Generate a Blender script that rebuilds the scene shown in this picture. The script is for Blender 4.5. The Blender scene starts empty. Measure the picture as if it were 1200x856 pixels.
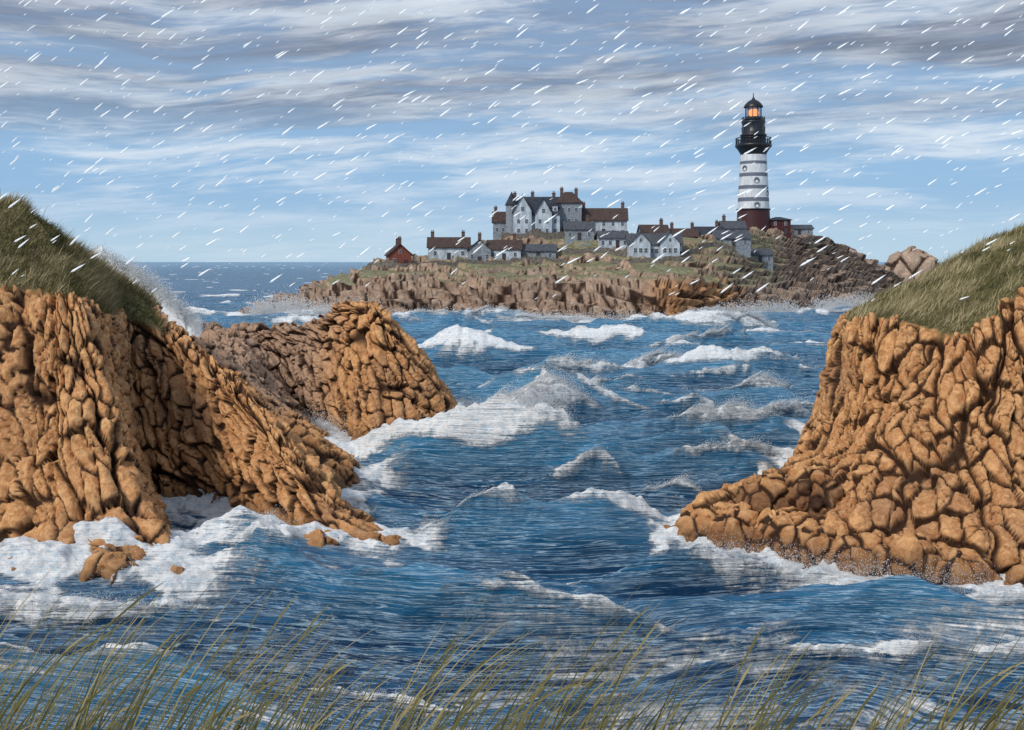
import bpy, math, random
import numpy as np
from mathutils import Vector
from mathutils.bvhtree import BVHTree
random.seed(7); np.random.seed(7)
scene=bpy.context.scene
COL=scene.collection

# ------------------------------------------------------------------ noise
def h32(*a):
    h=np.zeros(a[0].shape,dtype=np.uint32)+np.uint32(2166136261)
    for v in a:
        v=(v.astype(np.int64)&0xffffffff).astype(np.uint32)
        h=(h^v)*np.uint32(2654435761); h^=h>>np.uint32(15); h*=np.uint32(2246822519); h^=h>>np.uint32(13)
    return (h&np.uint32(0xffffff)).astype(np.float64)/float(0xffffff)
def noise2(x,y,s=0):
    xi=np.floor(x);yi=np.floor(y);fx=x-xi;fy=y-yi
    fx=fx*fx*(3-2*fx);fy=fy*fy*(3-2*fy);S=np.full(x.shape,s)
    a=h32(xi,yi,S);b=h32(xi+1,yi,S);c=h32(xi,yi+1,S);d=h32(xi+1,yi+1,S)
    return (a*(1-fx)+b*fx)*(1-fy)+(c*(1-fx)+d*fx)*fy
def fbm2(x,y,s=0,o=4):
    t=0;a=.5;n=0
    for i in range(o):
        t=t+a*noise2(x,y,s+i*13);n+=a;x=x*2.03+5.1;y=y*2.03+1.7;a*=.5
    return t/n
def noise3(x,y,z,s=0):
    xi=np.floor(x);yi=np.floor(y);zi=np.floor(z);fx=x-xi;fy=y-yi;fz=z-zi
    fx=fx*fx*(3-2*fx);fy=fy*fy*(3-2*fy);fz=fz*fz*(3-2*fz);S=np.full(x.shape,s);r=0
    for i in (0,1):
        for j in (0,1):
            for k in (0,1):
                r=r+h32(xi+i,yi+j,zi+k,S)*(fx if i else 1-fx)*(fy if j else 1-fy)*(fz if k else 1-fz)
    return r
def fbm3(x,y,z,s=0,o=3):
    t=0;a=.5;n=0
    for i in range(o):
        t=t+a*noise3(x,y,z,s+i*17);n+=a;x=x*2.03+5.1;y=y*2.03+1.7;z=z*2.03+3.3;a*=.5
    return t/n
def voro(x,y,z,s=0):
    xi=np.floor(x);yi=np.floor(y);zi=np.floor(z)
    f1=np.full(x.shape,99.);f2=np.full(x.shape,99.);cid=np.zeros(x.shape);dd=[np.zeros(x.shape) for _ in range(3)]
    for i in (-1,0,1):
        for j in (-1,0,1):
            for k in (-1,0,1):
                a,b,c=xi+i,yi+j,zi+k
                S=np.full(x.shape,s)
                px=a+.1+.8*h32(a,b,c,S);py=b+.1+.8*h32(a,b,c,S+1);pz=c+.1+.8*h32(a,b,c,S+2)
                d=np.sqrt((x-px)**2+(y-py)**2+(z-pz)**2)
                n=d<f1
                f2=np.where(n,f1,np.minimum(f2,d))
                cid=np.where(n,h32(a,b,c,S+3),cid)
                dd=[np.where(n,q,o) for q,o in zip((x-px,y-py,z-pz),dd)]
                f1=np.where(n,d,f1)
    return f1,f2,cid,dd
def facets(x,y,z,s):
    f1,f2,cid,dd=voro(x,y,z,s)
    r=lambda k:h32(np.floor(cid*9999),np.full(cid.shape,k))-.5
    return (r(1)*2*dd[0]+r(2)*2*dd[1]+r(3)*2*dd[2])*.8+r(4)*.5
def voro2(x,y,s=0,jit=.75,p=2.6):
    xi=np.floor(x);yi=np.floor(y)
    f1=np.full(x.shape,99.);f2=np.full(x.shape,99.);cid=np.zeros(x.shape);dx=np.zeros(x.shape);dy=np.zeros(x.shape)
    for i in (-2,-1,0,1,2):
        for j in (-1,0,1):
            a,b=xi+i,yi+j;S=np.full(x.shape,s)
            px=a+.5+jit*(h32(a,b,S)-.5);py=b+.5+jit*(h32(a,b,S+1)-.5)+.5*(np.mod(a,2))-.25
            ex=np.abs(x-px);ey=np.abs(y-py)
            d=(ex**p+ey**p)**(1/p)
            n=d<f1
            f2=np.where(n,f1,np.minimum(f2,d));cid=np.where(n,h32(a,b,S+3),cid);dx=np.where(n,x-px,dx);dy=np.where(n,y-py,dy);f1=np.where(n,d,f1)
    return f1,f2,cid,dx,dy
def sstep(a,b,x):
    t=np.clip((x-a)/(b-a),0,1);return t*t*(3-2*t)

# ------------------------------------------------------------------ material helpers
class NT:
    def __init__(s,nt): s.nt=nt;nt.nodes.clear()
    def n(s,t,props=None,**ins):
        nd=s.nt.nodes.new(t)
        for k,v in (props or {}).items(): setattr(nd,k,v)
        for k,v in ins.items():
            key=int(k[1:]) if k[0]=='i' and k[1:].isdigit() else k.replace('_',' ')
            sk=nd.inputs[key]
            if isinstance(v,bpy.types.NodeSocket): s.nt.links.new(v,sk)
            else: sk.default_value=v
        return nd
    def m(s,op,a,b=0.0,c=0.0,clamp=False):
        return s.n('ShaderNodeMath',{'operation':op,'use_clamp':clamp},i0=a,i1=b,i2=c).outputs[0]
    def ramp01(s,x,a,b):
        return s.n('ShaderNodeMapRange',{'interpolation_type':'SMOOTHSTEP'},Value=x,From_Min=a,From_Max=b).outputs[0]
    def mix(s,f,a,b,mode='MIX'):
        nd=s.nt.nodes.new('ShaderNodeMix');nd.data_type='RGBA';nd.blend_type=mode
        for i,v in ((0,f),(6,a),(7,b)):
            if isinstance(v,bpy.types.NodeSocket): s.nt.links.new(v,nd.inputs[i])
            else: nd.inputs[i].default_value=(v if i==0 else (tuple(v)+(1,))[:4])
        return nd.outputs[2]
    def noise(s,vec,scale,detail=4,rough=.55,dist=0):
        return s.n('ShaderNodeTexNoise',Vector=vec,Scale=scale,Detail=detail,Roughness=rough,Distortion=dist).outputs[0]
    def mapping(s,vec,sc=(1,1,1),rot=(0,0,0),loc=(0,0,0)):
        return s.n('ShaderNodeMapping',Vector=vec,Scale=sc,Rotation=rot,Location=loc).outputs[0]
    def attr(s,name): return s.n('ShaderNodeAttribute',{'attribute_name':name})
def newmat(name):
    m=bpy.data.materials.new(name);m.use_nodes=True
    t=NT(m.node_tree);return m,t
def finish(t,col,rough=.8,spec=.3,bump=None,bs=.5,bd=.1,extra=None,gloss=None):
    p=t.n('ShaderNodeBsdfPrincipled')
    def put(k,v):
        if isinstance(v,bpy.types.NodeSocket): t.nt.links.new(v,p.inputs[k])
        else: p.inputs[k].default_value=v if not isinstance(v,tuple) else (tuple(v)+(1,))[:4]
    put('Base Color',col);put('Roughness',rough);put('Specular IOR Level',spec)
    for k,v in (extra or {}).items(): put(k,v)
    if bump is not None:
        b=t.n('ShaderNodeBump',Height=bump,Strength=bs,Distance=bd);t.nt.links.new(b.outputs[0],p.inputs['Normal'])
    o=t.n('ShaderNodeOutputMaterial')
    if gloss is not None:
        g=t.n('ShaderNodeBsdfGlossy',Color=(.80,.92,1,1),Roughness=.22);t.nt.links.new(b.outputs[0],g.inputs['Normal'])
        fr=t.n('ShaderNodeFresnel',IOR=1.33);t.nt.links.new(b.outputs[0],fr.inputs['Normal'])
        f=t.m('MULTIPLY',t.m('MINIMUM',fr.outputs[0],.34),gloss)
        mx=t.n('ShaderNodeMixShader',Fac=f);t.nt.links.new(p.outputs[0],mx.inputs[1]);t.nt.links.new(g.outputs[0],mx.inputs[2]);t.nt.links.new(mx.outputs[0],o.inputs[0])
    else: t.nt.links.new(p.outputs[0],o.inputs[0])
def simple(name,col,rough=.75,var=.25,scale=2.0,spec=.3,bump=.02,streak=(1,1,1)):
    m,t=newmat(name);tc=t.n('ShaderNodeTexCoord').outputs['Object']
    mp=t.mapping(tc,streak)
    n=t.noise(mp,scale,5,.6)
    dark=tuple(c*(1-var) for c in col);lite=tuple(min(1,c*(1+var)) for c in col)
    finish(t,t.mix(t.ramp01(n,.3,.7),dark,lite),rough,spec,n,.4,bump);return m

def rock_material(name,cellscale=1.0,ca=(.52,.195,.060),cb=(.88,.44,.165),hi=(.99,.67,.36),lo=(.28,.100,.036),greyc=(.22,.14,.10),grey=.0,grasscol=((.075,.074,.028),(.24,.21,.095)),zor=None,weather=False):
    m,t=newmat(name)
    P=t.n('ShaderNodeTexCoord').outputs['Object']
    crack=t.attr('crack').outputs['Fac'];cell=t.attr('cell').outputs['Fac'];gr=t.attr('grass').outputs['Fac']
    n1=t.noise(P,.16*cellscale,3);n2=t.noise(P,2.4*cellscale,7,.72,.6);n3=t.noise(P,15*cellscale,3,.7)
    chip=t.n('ShaderNodeTexVoronoi',{'feature':'F1','distance':'CHEBYCHEV'},Vector=t.mapping(P,(1,1,.6),(.3,.2,.4)),Scale=3.4*cellscale).outputs[0]
    s=t.n('ShaderNodeSeparateXYZ',Vector=P)
    c=t.mix(cell,ca,cb)
    c=t.mix(t.ramp01(n2,.34,.66),t.mix(.55,c,lo),t.mix(.40,c,hi))
    c=t.mix(t.m('MULTIPLY',t.ramp01(n1,.52,.68),.4+grey),c,greyc)
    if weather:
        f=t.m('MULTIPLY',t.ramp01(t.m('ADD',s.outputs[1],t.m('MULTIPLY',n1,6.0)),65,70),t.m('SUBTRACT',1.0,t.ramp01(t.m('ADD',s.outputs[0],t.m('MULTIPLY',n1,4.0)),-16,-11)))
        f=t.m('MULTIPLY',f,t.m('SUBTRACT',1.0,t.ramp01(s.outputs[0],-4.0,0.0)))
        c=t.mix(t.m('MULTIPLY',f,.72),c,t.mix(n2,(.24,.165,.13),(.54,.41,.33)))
    c=t.mix(t.m('MULTIPLY',t.ramp01(n3,.56,.70),.35),c,lo)
    c=t.mix(t.m('MULTIPLY',t.ramp01(n3,.46,.34),.3),c,hi)
    if zor:
        f=t.m('MULTIPLY',t.ramp01(s.outputs[0],zor[0],zor[1]),t.m('SUBTRACT',1.0,t.ramp01(s.outputs[0],zor[2],zor[3])))
        f=t.m('MULTIPLY',f,t.m('SUBTRACT',1.0,t.ramp01(s.outputs[2],8.0,11.0)))
        c=t.mix(t.m('MULTIPLY',f,.8),c,t.mix(cell,(.42,.19,.07),(.70,.38,.17)))
    c=t.mix(t.m('MULTIPLY',t.ramp01(crack,.10,.8),.95),c,(.028,.012,.008))
    z=s.outputs[2]
    wet=t.m('SUBTRACT',1.0,t.ramp01(t.m('ADD',z,t.m('MULTIPLY',n2,-1.2)),-.3,1.0))
    c=t.mix(t.m('MULTIPLY',wet,.6),c,(.07,.035,.022))
    gn=t.noise(t.mapping(P,(1,1,.5)),3.0*cellscale,6,.75)
    gb=t.noise(t.mapping(P,(1,1,3.0)),.35*cellscale,3)
    gc=t.mix(t.ramp01(gn,.35,.65),grasscol[0],grasscol[1])
    gc=t.mix(t.m('MULTIPLY',t.ramp01(gb,.44,.64),.5),gc,(.20,.15,.09))
    c=t.mix(gr,c,gc)
    hgt=t.m('ADD',t.m('ADD',t.m('MULTIPLY',n2,.8),t.m('MULTIPLY',n3,.3)),t.m('MULTIPLY',chip,-.55))
    finish(t,c,.8,.22,hgt,.9,.16/cellscale)
    return m

# ------------------------------------------------------------------ mesh helpers
def tag(o,label=None,cat=None,group=None,kind=None):
    if label:o['label']=label
    if cat:o['category']=cat
    if group:o['group']=group
    if kind:o['kind']=kind
    return o
def obj(name,V,F,mat,parent=None,smooth=False,loc=(0,0,0)):
    me=bpy.data.meshes.new(name);me.from_pydata([tuple(v) for v in V],[],[tuple(f) for f in F])
    mats=mat if isinstance(mat,(list,tuple)) else [mat]
    for m in mats: me.materials.append(m)
    if smooth: me.polygons.foreach_set('use_smooth',[True]*len(me.polygons))
    me.update();o=bpy.data.objects.new(name,me);COL.objects.link(o);o.location=loc
    if parent:o.parent=parent
    return o
def npmesh(name,V,F,mat,smooth=True,attrs=None,vattrs=None):
    me=bpy.data.meshes.new(name);n=len(V);k=F.shape[1];nf=len(F)
    me.vertices.add(n);me.vertices.foreach_set('co',V.astype(np.float32).ravel())
    me.loops.add(nf*k);me.loops.foreach_set('vertex_index',F.astype(np.int32).ravel())
    me.polygons.add(nf);me.polygons.foreach_set('loop_start',np.arange(0,nf*k,k,dtype=np.int32))
    try: me.polygons.foreach_set('loop_total',np.full(nf,k,dtype=np.int32))
    except Exception: pass
    me.polygons.foreach_set('use_smooth',np.full(nf,smooth))
    for a,v in (attrs or {}).items():
        at=me.attributes.new(a,'FLOAT','POINT');at.data.foreach_set('value',v.astype(np.float32).ravel())
    for a,v in (vattrs or {}).items():
        at=me.attributes.new(a,'FLOAT_VECTOR','POINT');at.data.foreach_set('vector',v.astype(np.float32).ravel())
    me.materials.append(mat);me.update(calc_edges=True);me.validate()
    o=bpy.data.objects.new(name,me);COL.objects.link(o);return o
def gridfaces(nu,nv):
    i=np.arange(nu-1)[:,None]*nv+np.arange(nv-1)[None,:];i=i.ravel()
    return np.stack([i,i+nv,i+nv+1,i+1],1)
def cr(C,res):
    n=len(C);ps=[]
    for i in range(n-1):
        L=np.linalg.norm(C[i+1]-C[i],axis=-1).mean();k=max(2,int(L/res));ps+=list(i+np.arange(k)/k)
    ps.append(n-1-1e-6);ps=np.array(ps)
    Ce=np.concatenate([[2*C[0]-C[1]],C,[2*C[-1]-C[-2]]]);i=np.floor(ps).astype(int);t=(ps-i).reshape((-1,)+(1,)*(C.ndim-1))
    p0,p1,p2,p3=Ce[i],Ce[i+1],Ce[i+2],Ce[i+3]
    return .5*(2*p1+(p2-p0)*t+(2*p0-5*p1+4*p2-p3)*t*t+(3*p1-p0-3*p2+p3)*t**3),ps
def loft(name,ctrl,res,mat,grassfn,cw=1.2,ch=1.9,a1=.8,a2=.5,bw=3.0,bh=8.0,lean=0.0,strata=0.0,srow=(.8,3.2)):
    C=np.array(ctrl,float)
    A,pu=cr(C,res);B,pv=cr(A.transpose(1,0,2),res);P=B.transpose(1,0,2)
    nu,nv=P.shape[:2]
    def normals(P):
        du=np.gradient(P,axis=0);dv=np.gradient(P,axis=1);N=np.cross(du,dv)
        return N/np.maximum(np.linalg.norm(N,axis=2,keepdims=True),1e-6)
    N=normals(P)
    for _ in range(3):
        for ax in (0,1):
            k=max(2,int(1.0*cw/res));N=sum(np.roll(N,s,axis=ax) for s in (-k,-k//2,0,k//2,k))
        N/=np.maximum(np.linalg.norm(N,axis=2,keepdims=True),1e-6)
    x,y,z=P[...,0],P[...,1],P[...,2]
    U=np.repeat(pu[:,None],nv,1);Vv=np.repeat(pv[None,:],nu,0)
    ds=np.linalg.norm(np.diff(P,axis=0),axis=2);w=(pv>srow[0])&(pv<srow[1])
    s=np.concatenate([[0],np.cumsum(ds[:,w].mean(1))])[:,None]+0*x
    dt=np.linalg.norm(np.diff(P,axis=1),axis=2);T=np.concatenate([np.zeros((nu,1)),np.cumsum(dt,axis=1)],1)
    q=cw*3.0
    wx=(fbm3(x/q,y/q,z/q,5,2)-.5)*cw*2.0;wy=(fbm3(x/q,y/q,z/q,25,2)-.5)*cw*2.4
    wf=(fbm3(x/(cw*.45),y/(cw*.45),z/(cw*.45),45,2)-.5)*cw*.12
    S_=s+wx+wf+lean*T;T_=T+wy+wf
    ql=cw*6;S2=S_+(fbm3(x/ql,y/ql,z/ql,55)-.5)*cw*4
    f1,f2,cid,dx,dy=voro2(S_/cw,T_/ch,3,.85,2.4);e=f2-f1
    g1,g2,gid,gx,gy=voro2(S2/bw,T_/bh,9,.8,2.2);E=g2-g1
    s1,s2,sid,sx_,sy_=voro2(S_/(cw*.5),T_/(ch*.42),19,.85,2.3);es=s2-s1
    pil=.60*np.clip(e/.10,0,1)**.8+.40*(1-(1-np.clip(e/.9,0,1))**1.5)
    PIL=.45*np.clip(E/.09,0,1)+.55*(1-(1-np.clip(E/.7,0,1))**1.7)
    ps=.65*np.clip(es/.13,0,1)**.8+.35*(1-(1-np.clip(es/.6,0,1))**1.6)
    split=(h32(np.floor(cid*9973),np.floor(cid*311))<.33)
    ps=np.where(split,ps+.7*(sid-.5),.85)
    g=np.clip(grassfn(U,Vv,x,y,z)+ (fbm2(x/cw/1.5,y/cw/1.5+z/cw,77)-.5)*.9,0,1);g=sstep(.35,.65,g)
    tilt=(h32(np.floor(cid*999),np.floor(cid*77))-.5)*2;tilt2=(h32(np.floor(cid*555),np.floor(cid*177))-.15)*2
    gt=(h32(np.floor(gid*999),np.floor(gid*77))-.5)*2
    k=1.6/cw
    D=a1*(1.25*PIL-.8)+a1*.8*(gid-.5)+a1*.35*gx*gt+a2*(pil-.65)*1.10+a2*.75*(cid-.5)+a2*.42*(ps-.6)-a2*.70*dy*tilt2+a2*.90*dx*tilt+a1*.2*(fbm3(x/cw/2,y/cw/2,z/cw/2,61,2)-.5)
    D+=a2*.32*facets(x*k,y*k,z*k*.7,71)+a2*.22*facets(x*k*2.6,y*k*2.6,z*k*1.9,73)+a2*.10*(fbm3(x*5/cw,y*5/cw,z*5/cw,63,2)-.5)
    if strata:
        D=D*(1-.70*sstep(7.3,8.6,U))
        sz_=z/1.9+x*.035+(fbm3(x/18,y/18,z/9,66)-.5)*3;fr=sz_-np.floor(sz_)
        D+=strata*(sstep(0,.18,fr)*(1-fr)-.35)
        g=g*sstep(.10,.20,fr+(fbm2(x/5,y/5,67)-.5)*.25)
    Dg=a2*.5*(fbm3(x/cw,y/cw,z/cw,31)-.5)+a2*.9*(fbm2(x/(cw*3),y/(cw*3),33)-.5)+.25*a2
    if strata: Dg=Dg+strata*.40*(sstep(0,.2,fr)*(1-fr)-.35)
    D=D*(1-g)+Dg*g
    P2=P+N*D[...,None]
    crack=np.maximum(1-np.clip(e/.16,0,1),(1-np.clip(E/.12,0,1)))*(1-g)
    crack=np.maximum(crack,np.where(split,.8*(1-np.clip(es/.16,0,1))*(1-g),0))
    o=npmesh(name,P2.reshape(-1,3),gridfaces(nu,nv),mat,True,{'crack':crack,'cell':np.clip(.45*cid+.3*sid+.25*gid,0,1),'grass':g})
    return o,P2,g,normals(P2),P
def vecs(*r): return [list(p) for p in r]

# ------------------------------------------------------------------ camera
cam_d=bpy.data.cameras.new('camera');cam=bpy.data.objects.new('camera',cam_d);COL.objects.link(cam)
cam.location=(0,0,14);cam.rotation_euler=(math.radians(90),0,0)
cam_d.lens=36;cam_d.sensor_width=36;cam_d.shift_y=-(428-306)/1200;cam_d.clip_end=30000;cam_d.clip_start=.1
scene.camera=cam
scene.view_settings.view_transform='Standard'
scene.view_settings.look='None'

# ------------------------------------------------------------------ light
sd=Vector((-.52,-.60,.66)).normalized()
sl=bpy.data.lights.new('sun','SUN');sl.energy=2.5;sl.angle=math.radians(12);sl.color=(1,.94,.85)
so=bpy.data.objects.new('sun',sl);COL.objects.link(so);so.rotation_euler=sd.to_track_quat('Z','Y').to_euler();so.location=(-40,-40,60)
w=bpy.data.worlds.new('World');scene.world=w;w.use_nodes=True
t=NT(w.node_tree)
sky=t.n('ShaderNodeTexSky',{'sky_type':'NISHITA','sun_disc':False,'sun_elevation':math.asin(sd.z),'sun_rotation':math.atan2(sd.x,sd.y)})
G=t.n('ShaderNodeTexCoord').outputs['Generated'];S=t.n('ShaderNodeSeparateXYZ',Vector=G)
x,y,z=S.outputs
warp=t.m('MULTIPLY',t.m('SUBTRACT',t.noise(G,2.6,2),.5),1.0)
def cloudvec(ax,az,sh,off,wk=1.0):
    return t.n('ShaderNodeCombineXYZ',X=t.m('ADD',t.m('MULTIPLY',x,ax),off),Y=t.m('ADD',t.m('ADD',t.m('MULTIPLY',z,az),t.m('MULTIPLY',x,sh)),t.m('MULTIPLY',warp,wk)),Z=t.m('MULTIPLY',y,1.2)).outputs[0]
nA=t.noise(cloudvec(2.4,20,-.7,0,1.0),1.5,6,.60,.25)
nB=t.noise(cloudvec(1.7,18,-.4,7,1.0),1.2,5,.6,.25)
nC=t.noise(cloudvec(7.0,66,-6.0,3,3.0),1.5,5,.68,.2)
zz=t.m('MAXIMUM',z,0.0)
base=t.mix(t.ramp01(zz,0,.07),(.47,.65,.80),(.28,.48,.73))
base=t.mix(t.ramp01(zz,.08,.24),base,(.24,.35,.53))
nish=t.mix(1.0,sky.outputs[0],(.10,.10,.10),'MULTIPLY')
base=t.mix(.90,nish,base)
fibre=t.m('ADD',t.m('MULTIPLY',nA,.72),t.m('MULTIPLY',nC,.40))
dk=t.m('MULTIPLY',t.ramp01(t.m('ADD',t.m('MULTIPLY',nB,.85),t.m('MULTIPLY',nC,.28)),.46,.64),t.ramp01(zz,.08,.18))
base=t.mix(t.m('MULTIPLY',dk,.88),base,t.mix(t.ramp01(nC,.3,.7),(.16,.185,.25),(.34,.38,.46)))
wis=t.m('MULTIPLY',t.ramp01(fibre,.49,.69),t.m('ADD',t.m('MULTIPLY',t.ramp01(zz,.01,.12),.52),.25))
wis=t.m('MULTIPLY',wis,t.m('SUBTRACT',1.0,t.m('MULTIPLY',dk,.45)))
base=t.mix(wis,base,(.77,.83,.89))
bg=t.n('ShaderNodeBackground',Color=base,Strength=1.05)
t.nt.links.new(bg.outputs[0],t.n('ShaderNodeOutputWorld').inputs[0])

# ------------------------------------------------------------------ terrain
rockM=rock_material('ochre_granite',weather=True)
rockI=rock_material('island_granite',.28,(.30,.175,.115),(.57,.41,.29),(.68,.54,.43),(.17,.10,.07),(.30,.24,.20),.15,((.13,.135,.065),(.36,.35,.21)),(28,36,52,60))
R=[
 vecs((24,80,-2),(24,78,1),(24.5,76,4),(25,74,8),(25.5,72,10.5),(27,71,11.5),(30,72,12.6),(34,80,10)),
 vecs((18.4,67,-2),(18.8,66.5,1),(19.6,65.5,4),(20.4,65,8),(21.2,64.5,10.3),(22.3,64.8,10.8),(25,67,11.9),(30,76,11)),
 vecs((13.8,58.5,-2),(14.8,58.2,1.5),(18.1,58.6,2.6),(19.0,58.6,6.0),(19.5,58.2,10.2),(20.4,60,10.6),(23.5,64,11.7),(29,74,11)),
 vecs((8.0,51.4,-2),(9.4,51.8,1.4),(14.4,53.5,2.3),(18.7,56.0,4.2),(19.6,56.8,10.3),(21,59.5,10.8),(24.5,64,12.1),(31,75,12)),
 vecs((11.8,47.6,-2),(12.4,48.7,1.4),(16.2,51.5,2.7),(19.4,54.6,5.0),(20.7,56.0,10.3),(22.5,60,11.3),(26.5,65,13),(34,76,13)),
 vecs((15.8,46.0,-2),(16.2,47.0,1.2),(17.8,49.3,3.2),(20.2,52.4,6.3),(22.8,54.6,9.7),(25,60,11.9),(29,66.5,14.1),(37,77,14)),
 vecs((21.0,43.4,-2),(21.3,44.5,1.0),(22.3,47.0,3.4),(23.4,50,6.8),(24.8,53,10),(27.5,58.5,12.9),(32,67,15.3),(40,78,15)),
 vecs((25.5,45.0,-2),(25.5,46.2,1),(25.9,48.7,4),(26.4,51,8),(27.2,53.5,12),(30,59,14.3),(35,68,16.2),(44,79,16)),
 vecs((32,44,-2),(32,45,1),(32,47,4),(32.2,49.5,8.5),(33,52,12.6),(36,60,15),(42,70,17),(50,80,16)),
 vecs((42,41,-2),(42,42,1),(42,44,4),(42.5,47,9),(43,50,13),(46,60,15.5),(52,72,17.5),(60,84,16))]
cliffR,PR,gR,NR,BR=loft('cliff',R,.070,rockM,lambda U,V,x,y,z:sstep(3.85,4.45,V),.88,1.8,.62,.46,2.7,9,.22)
tag(cliffR,kind='structure');cliffR['label']='ochre granite sea cliff with a grassy crown'
L=[
 vecs((-46,43,-2),(-46,44,1),(-46,47,4),(-46,50,9),(-46,53,13.5),(-48,60,16),(-52,70,18.4),(-60,85,16)),
 vecs((-26,46.3,-2),(-26,47.4,.8),(-26,49.6,3.5),(-26.2,51.5,8),(-26.5,53.5,11.8),(-29,60,14.9),(-33.5,66,17.7),(-42,80,16)),
 vecs((-19.6,44.6,-2),(-19.8,45.8,.8),(-20.6,48.4,3.2),(-22.0,51.3,7.6),(-23.3,53.5,11.8),(-27,60,14.5),(-31.5,66,16.9),(-39,80,15.5)),
 vecs((-14.2,44.8,-2),(-15.3,46.0,.7),(-18.0,49.0,3.2),(-20.6,52.0,7.3),(-22.6,54,11.5),(-26.5,60,14.0),(-30,66,16.1),(-36,80,14.5)),
 vecs((-16.2,49.7,-2),(-17.2,50.6,.7),(-19.4,52.6,3.2),(-21.3,54.3,7),(-22.6,55.7,10.8),(-25.6,61,13.1),(-29,66,15.3),(-34,79,13.5)),
 vecs((-20.3,58.0,-2),(-21,59,.8),(-22.2,60.3,3.5),(-23.2,61.6,7),(-24.2,63,10.3),(-25.6,64.5,12.0),(-28,68,13.9),(-31,77,12.5)),
 vecs((-17.6,58,-2),(-18.5,58.8,.7),(-19.8,60.0,3.2),(-21.0,61.2,6.5),(-22.0,62.5,9.6),(-23,64.5,10.6),(-24.5,67,11.7),(-26,73,11)),
 vecs((-12.3,54.0,-2),(-13.2,55.0,.7),(-14.8,56.5,3),(-16.6,58.3,5.6),(-18.4,60,7.9),(-19.6,61.8,8.7),(-21,64,9.4),(-22.5,67,9.6)),
 vecs((-8.0,48.6,-2),(-8.8,49.6,.5),(-10.1,51.6,2),(-11.5,53.3,3.4),(-12.8,55,4.5),(-14.2,56.8,5.7),(-16,59.5,6.9),(-17,61,7.2)),
 vecs((-4.9,48.6,-2),(-6.4,49.5,.6),(-8.6,51.4,1.7),(-10.4,53.5,3.0),(-12.1,55.5,4.1),(-14,58,5.3),(-15.8,60.5,6.6),(-17,61.3,7.1)),
 vecs((-7.2,53,-2),(-8.4,53.8,.3),(-10,55,1.4),(-11.6,56.5,2.7),(-13.2,58,3.8),(-15,60,5),(-17,62.5,6.1),(-18,63,6.8)),
 vecs((-11.5,60,-2),(-13,61,.3),(-14.5,62,1.2),(-16,63,2.4),(-17.4,64,3.6),(-18.8,65.2,5.0),(-20.5,67,6.6),(-21.5,69,7.3)),
 vecs((-9.6,64.2,-2),(-10.7,65.1,.6),(-12.5,66.4,2.0),(-14.6,67.9,3.3),(-16.6,69.6,4.5),(-19,71.6,5.9),(-21.5,73.5,7.4),(-24,76,8.0)),
 vecs((-10.9,70,-2),(-12.1,70.4,.5),(-13.9,71.1,1.7),(-15.8,72.3,3.0),(-17.8,73.6,4.3),(-20,75.5,6.0),(-22.5,78,7.6),(-24.5,78.5,8.0)),
 vecs((-16.5,87,-2),(-18,87.5,.5),(-19,88,1.8),(-20,88.5,3.2),(-21,89,4.8),(-22.2,89.8,6.4),(-24,90.5,7.8),(-25,92,7.8)),
 vecs((-13.6,82,-2),(-14,83.2,.8),(-14.8,84.2,2.6),(-15.6,85.2,4.6),(-16.4,86.2,6.5),(-17,87.3,7.6),(-18,89,8.2),(-18,90,8.3)),
 vecs((-9.4,75.4,-2),(-9.6,76.6,.8),(-10,77.8,3.2),(-10.6,79.1,6),(-11.3,80.4,8.8),(-11.9,81.8,10.1),(-13.4,84,10.2),(-14,86,9.8)),
 vecs((-3.6,79.0,-2),(-4.5,79.3,.8),(-5.7,79.7,3.4),(-7.2,80.0,5.6),(-8.7,80.6,7.8),(-10.2,82,9.4),(-12,84.5,9.9),(-14,86,9.8)),
 vecs((-4.5,86,-2),(-5.3,86,.8),(-6.5,86,3.2),(-8.1,86,5.5),(-9.8,86,7.4),(-11.6,86.5,8.7),(-14,87.5,9.2),(-14.5,86.6,9.5)),
 vecs((-12,94,-2),(-12.5,93.5,.8),(-13.5,93,3),(-14.5,92.5,5),(-15.5,92,6.6),(-16.5,91.5,7.6),(-18,91,8.0),(-18,90.3,8.2)),
 vecs((-24,100,-2),(-24,99,.8),(-24.2,98,3),(-24.5,97,5),(-25,96,6.5),(-25.5,95,7.4),(-26,94,7.7),(-26,92,7.7)),
 vecs((-45,110,-2),(-45,109,.8),(-45,107,3),(-45,105,6),(-45,103,8),(-45,100,9),(-45,96,10),(-45,90,11))]
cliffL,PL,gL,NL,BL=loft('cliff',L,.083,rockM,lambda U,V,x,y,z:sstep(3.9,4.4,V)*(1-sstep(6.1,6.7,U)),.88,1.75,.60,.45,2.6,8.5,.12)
tag(cliffL,kind='structure');cliffL['label']='ochre granite headland of fractured upright blocks'
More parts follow.
